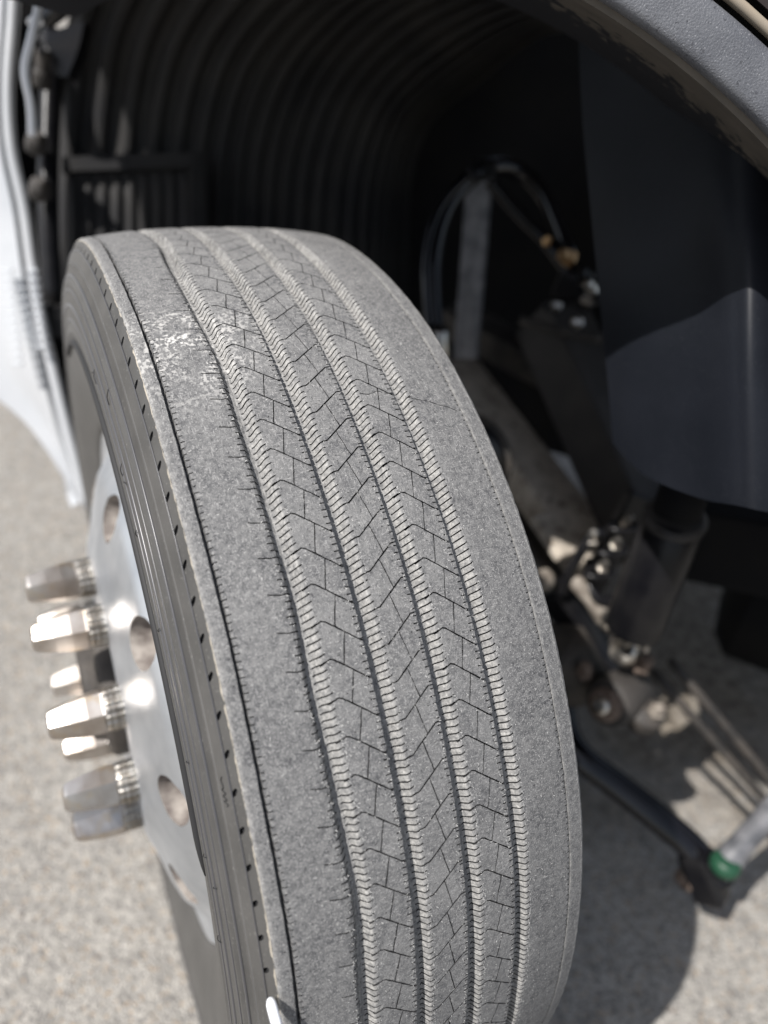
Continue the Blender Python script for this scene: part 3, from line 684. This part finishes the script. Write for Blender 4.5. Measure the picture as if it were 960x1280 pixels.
sh = thing('shock_absorber', 'black shock absorber with a grey upper collar below the panel', 'shock absorber', Vector(at(818, 720, 1.05)))
lathe_axis('body', at(842, 650, .97), at(788, 794, 1.05), [(0, .037), (.04, .041), (.93, .041), (.97, .036), (1, .018)], Mk['black'], sh, seg=32)
lathe_axis('collar', at(845, 643, .96), at(842, 652, .97), [(0, .036), (.5, .0425), (1, .040)], Mk['bracket'], sh, seg=32)
lathe_axis('dust_sleeve', at(858, 600, .94), at(846, 642, .96), [(0, .030), (1, .032)], Mk['well'], sh, seg=32)
lathe_axis('lower_eye', at(774, 808, 1.10), at(800, 796, 1.17), [(0, .014), (.1, .020), (.9, .020), (1, .014)], Mk['grime'], sh, seg=20)

def bolt(a, b, r, m, parent, name='bolt'):
    o = lathe_axis(name, a, b, [(0, r * .55), (.12, r * .95), (.55, r), (.56, r * 1.35), (.8, r * 1.35), (.81, r * .6), (1, r * .6)], m, parent, seg=6, smooth=False)
    return o
bk = thing('u_bolt_plate', 'black plate with bright bolts between axle and shock absorber', 'bolt plate', Vector(at(760, 680, 1.16)))
beam('plate', at(800, 618, 1.17), at(735, 740, 1.22), .045, .02, Mk['black'], bk, up=(.2, -.5, 1))
for (x, y) in ((787, 650), (773, 680), (757, 708)):
    tube('spring_turn', [at(x - 8 + 17 * math.cos(a), y + 6 * math.sin(a) + 8, 1.13 - .012 * math.sin(a)) for a in np.linspace(0, 2 * math.pi, 21)], .0055, Mk['black'], bk, seg=8)
    bolt(at(x, y - 6, 1.105), at(x - 5, y + 6, 1.13), .0075, Mk['steel'], bk)
tube('u_bolt', A_((702, 745, 1.17), (714, 712, 1.14), (738, 672, 1.12), (752, 668, 1.12), (750, 690, 1.15), (735, 725, 1.18)), .0085, Mk['black'], bk, smooth_path=30)
tube('u_bolt', A_((738, 700, 1.17), (736, 730, 1.15), (752, 752, 1.14), (775, 742, 1.15)), .0085, Mk['black'], bk, smooth_path=30)
bolt(at(742, 664, 1.10), at(740, 680, 1.13), .0085, Mk['steel'], bk)
kk = thing('steering_knuckle', 'beige and black cast steering knuckle right of the tire', 'steering knuckle', Vector(at(745, 790, 1.2)))
lathe_axis('knob', at(652, 732, 1.15), at(690, 722, 1.17), [(0, .010), (.1, .017), (.85, .018), (1, .010)], Mk['castg'], kk)
lathe_axis('arm', at(716, 722, 1.15), at(760, 778, 1.15), [(0, .008), (.1, .013), (.5, .011), (.9, .016), (1, .010)], Mk['castg'], kk)
beam('web', at(690, 730, 1.21), at(770, 850, 1.22), .06, .06, Mk['black'], kk, up=(.2, -.5, 1), bevel=.012, taper=.7)
lathe_axis('lower_boss', at(690, 800, 1.18), at(730, 860, 1.22), [(0, .04), (.1, .055), (.9, .052), (1, .03)], Mk['grime'], kk)
bolt(at(758, 766, 1.11), at(762, 788, 1.13), .010, Mk['steel'], kk)
bolt(at(785, 800, 1.08), at(800, 816, 1.11), .013, Mk['steel'], kk)
bolt(at(812, 822, 1.08), at(796, 836, 1.11), .012, Mk['rust'], kk)
lathe_axis('washer', at(776, 812, 1.085), at(784, 818, 1.095), [(0, .020), (1, .020)], Mk['steel'], kk)
bolt(at(733, 830, 1.11), at(730, 846, 1.13), .010, Mk['rust'], kk)
lathe_axis('bushing', at(758, 880, 1.10), at(792, 862, 1.16), [(0, .022), (.02, .036), (.3, .040), (.9, .040), (1, .034)], Mk['bracket'], kk, seg=32)
lathe_axis('bushing_sleeve', at(754, 882, 1.09), at(760, 879, 1.105), [(0, .020), (.3, .026), (1, .026)], Mk['rust'], kk, seg=24)
lathe_axis('bushing_core', at(750, 884, 1.08), at(757, 880, 1.10), [(0, .012), (1, .014)], Mk['steel'], kk, seg=16)
lathe_axis('ball_stud', at(812, 886, 1.10), at(800, 900, 1.13), [(0, .014), (.2, .028), (.8, .030), (1, .02)], Mk['grime'], kk)
bolt(at(826, 884, 1.08), at(820, 892, 1.10), .010, Mk['castg'], kk)

ta = thing('steering_linkage', 'glossy black curved steering arm above the ground', 'steering linkage', Vector(at(800, 1010, 1.2)))
tube('arm', A_((700, 880, 1.24), (708, 920, 1.22), (728, 948, 1.20), (770, 980, 1.19), (820, 1020, 1.17), (862, 1056, 1.16), (884, 1084, 1.15), (892, 1112, 1.15)), np.interp(np.linspace(0, 1, 40), [0, .3, .85, 1], [.027, .024, .025, .019]), Mk['hose'], ta, smooth_path=40, seg=20, flat=.8)
lathe_axis('ball_joint', at(888, 1112, 1.17), at(908, 1074, 1.13), [(0, .012), (.1, .022), (.55, .024), (.6, .018), (1, .016)], Mk['black'], ta)
beam('arm_end', at(868, 1064, 1.15), at(892, 1124, 1.16), .045, .05, Mk['black'], ta, bevel=.008)
lathe_axis('green_seal', at(903, 1088, 1.11), at(910, 1074, 1.10), [(0, .018), (.3, .0225), (.7, .0225), (1, .018)], Mk['green'], ta)
bolt(at(846, 1092, 1.17), at(866, 1104, 1.17), .014, Mk['rust'], ta, 'castle_nut')
dl = thing('drag_link', 'grey painted drag link tube joining the green sealed joint', 'drag link', Vector(at(940, 1040, 1.12)))
tube('link_tube', A_((898, 1090, 1.12), (930, 1052, 1.11), (990, 985, 1.09), (1080, 880, 1.06)), np.interp(np.linspace(0, 1, 20), [0, .15, .3, 1], [.018, .022, .018, .018]), Mk['tube'], dl, smooth_path=20, seg=20)
for i, (o_, lab) in enumerate(((0, 'lower left of two slim parallel steel rods'), (22, 'upper right of two slim parallel steel rods'))):
    o = tube('tie_rod', A_((815 + o_, 838 - o_ * .6, 1.20), (880 + o_ * .9, 912 - o_ * .6, 1.19), (965 + o_ * .6, 1010 - o_ * .7, 1.18), (1060, 1120 - o_, 1.17)), .0075, Mk['grime'], smooth_path=12); tag(o, lab + ' under the truck', 'rod', 'rods under the truck')

# hoses and fittings
def hose(pts, r, lab, n=50):
    o = tube('hose', A_(*pts), r, Mk['hose'], smooth_path=n, seg=18); tag(o, lab, 'hose', 'hoses looping in the wheel well'); return o
hose([(548, 470, 1.22), (545, 420, 1.22), (540, 360, 1.21), (543, 305, 1.20), (562, 252, 1.20), (600, 214, 1.22), (640, 210, 1.25), (675, 240, 1.27), (697, 285, 1.28), (712, 320, 1.28)], .0155, 'thick glossy black hose looping up beside the tire')
hose([(540, 465, 1.19), (534, 400, 1.19), (531, 340, 1.18), (538, 290, 1.18), (556, 250, 1.185), (590, 216, 1.19)], .0065, 'thin black hose running along the thick looped hose')
hose([(612, 226, 1.24), (650, 270, 1.26), (680, 300, 1.27), (710, 340, 1.27), (738, 385, 1.27)], .012, 'short straight black hose down to the brass fitting')
cl = thing('hose_clamp', 'ridged clamp at the top of the hose loop', 'clamp', Vector(at(600, 212, 1.19)))
for k in range(4): tube('band', [at(590 + k * 9 + 5 * math.cos(a) * .5, 212 + 13 * math.sin(a), 1.195 + .015 * math.cos(a)) for a in np.linspace(0, 2 * math.pi, 17)], .0032, Mk['black'], cl, seg=6)
cl = thing('hose_clamp', 'dark clamp at the foot of the hoses by the tire edge', 'clamp', Vector(at(545, 415, 1.2)))
tube('band', [at(543 + 17 * math.cos(a), 412 + 5 * math.sin(a), 1.2 + .015 * math.sin(a)) for a in np.linspace(0, 2 * math.pi, 21)], .004, Mk['black'], cl, seg=6)
lathe_axis('ferrule', at(548, 412, 1.2), at(550, 450, 1.22), [(0, .014), (.1, .016), (.9, .016), (1, .012)], Mk['steel'], cl)
pl = beam('flat_bracket', at(600, 215, 1.36), at(582, 450, 1.42), .062, .012, Mk['tube'], up=(1, .3, .1), bevel=.004)
tag(pl, 'flat brown black bracket hanging behind the hose loop', 'bracket')
ft = thing('air_fittings', 'cluster of brass and steel air fittings left of the splash panel', 'fittings', Vector(at(710, 350, 1.25)))
for a, b, r, mm in (((688, 296, 1.24), (680, 306, 1.25), .007, 'brass'), ((700, 316, 1.22), (716, 326, 1.24), .012, 'brass'), ((724, 338, 1.22), (736, 352, 1.24), .012, 'black'), ((732, 352, 1.21), (744, 366, 1.23), .009, 'steel'),
                    ((690, 380, 1.24), (700, 384, 1.25), .007, 'steel'), ((715, 402, 1.24), (727, 404, 1.25), .008, 'steel'), ((738, 378, 1.24), (728, 372, 1.25), .007, 'castg')):
    bolt(at(*a), at(*b), r, Mk[mm], ft, 'fitting')
tube('cross_pipe', A_((680, 385, 1.27), (710, 378, 1.27), (750, 376, 1.26)), .006, Mk['black'], ft, smooth_path=10)
tube('cross_pipe', A_((650, 400, 1.29), (700, 414, 1.28), (752, 424, 1.27)), .008, Mk['grime'], ft, smooth_path=10)
beam('manifold', at(700, 350, 1.29), at(745, 372, 1.27), .05, .05, Mk['black'], ft)
o = beam('cross_member', at(560, 395, 1.55), at(760, 500, 1.45), .08, .06, Mk['grime'], up=(.2, -.5, 1), bevel=.006); tag(o, 'grimy cross member in shade below the air fittings', 'cross member')
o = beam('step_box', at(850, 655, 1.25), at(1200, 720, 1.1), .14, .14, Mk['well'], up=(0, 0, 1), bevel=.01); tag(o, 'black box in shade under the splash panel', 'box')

o = lathe_axis('dark_mass', at(910, 725, 1.62), at(1200, 830, 1.45), [(0, .05), (.03, .12), (.1, .16), (.9, .16), (1, .10)], Mk['well'], seg=40); tag(o, 'black rounded mass added for the deep shade at the right edge', 'dark mass')  # rounded body added to blacken the shaded area at the right
# ------------------------------------------------------------------ loose gravel on the asphalt
V = []; F = []
base = [(1, 0, 0), (-1, 0, 0), (0, 1, 0), (0, -1, 0), (0, 0, 1), (0, 0, -1)]; bf = [(0, 2, 4), (2, 1, 4), (1, 3, 4), (3, 0, 4), (2, 0, 5), (1, 2, 5), (3, 1, 5), (0, 3, 5)]
for k in range(5200):
    x = rng.uniform(-1.6, 1.8); y = rng.uniform(-1.0, 2.2); s = rng.lognormal(-6.1, .38); i = len(V); q = rng.uniform(0, 6.3)
    for b_ in base:
        v = np.array(b_) * s * rng.uniform(.6, 1.2) ; v[2] *= .6
        V.append((x + v[0] * math.cos(q) - v[1] * math.sin(q), y + v[0] * math.sin(q) + v[1] * math.cos(q), max(v[2] + s * .25, -.002)))
    F += [tuple(a + i for a in f) for f in bf]
o = mesh_np('loose_gravel', V, F, Mk['stone']); tag(o, 'loose gravel scattered over the asphalt', 'gravel', kind='stuff')
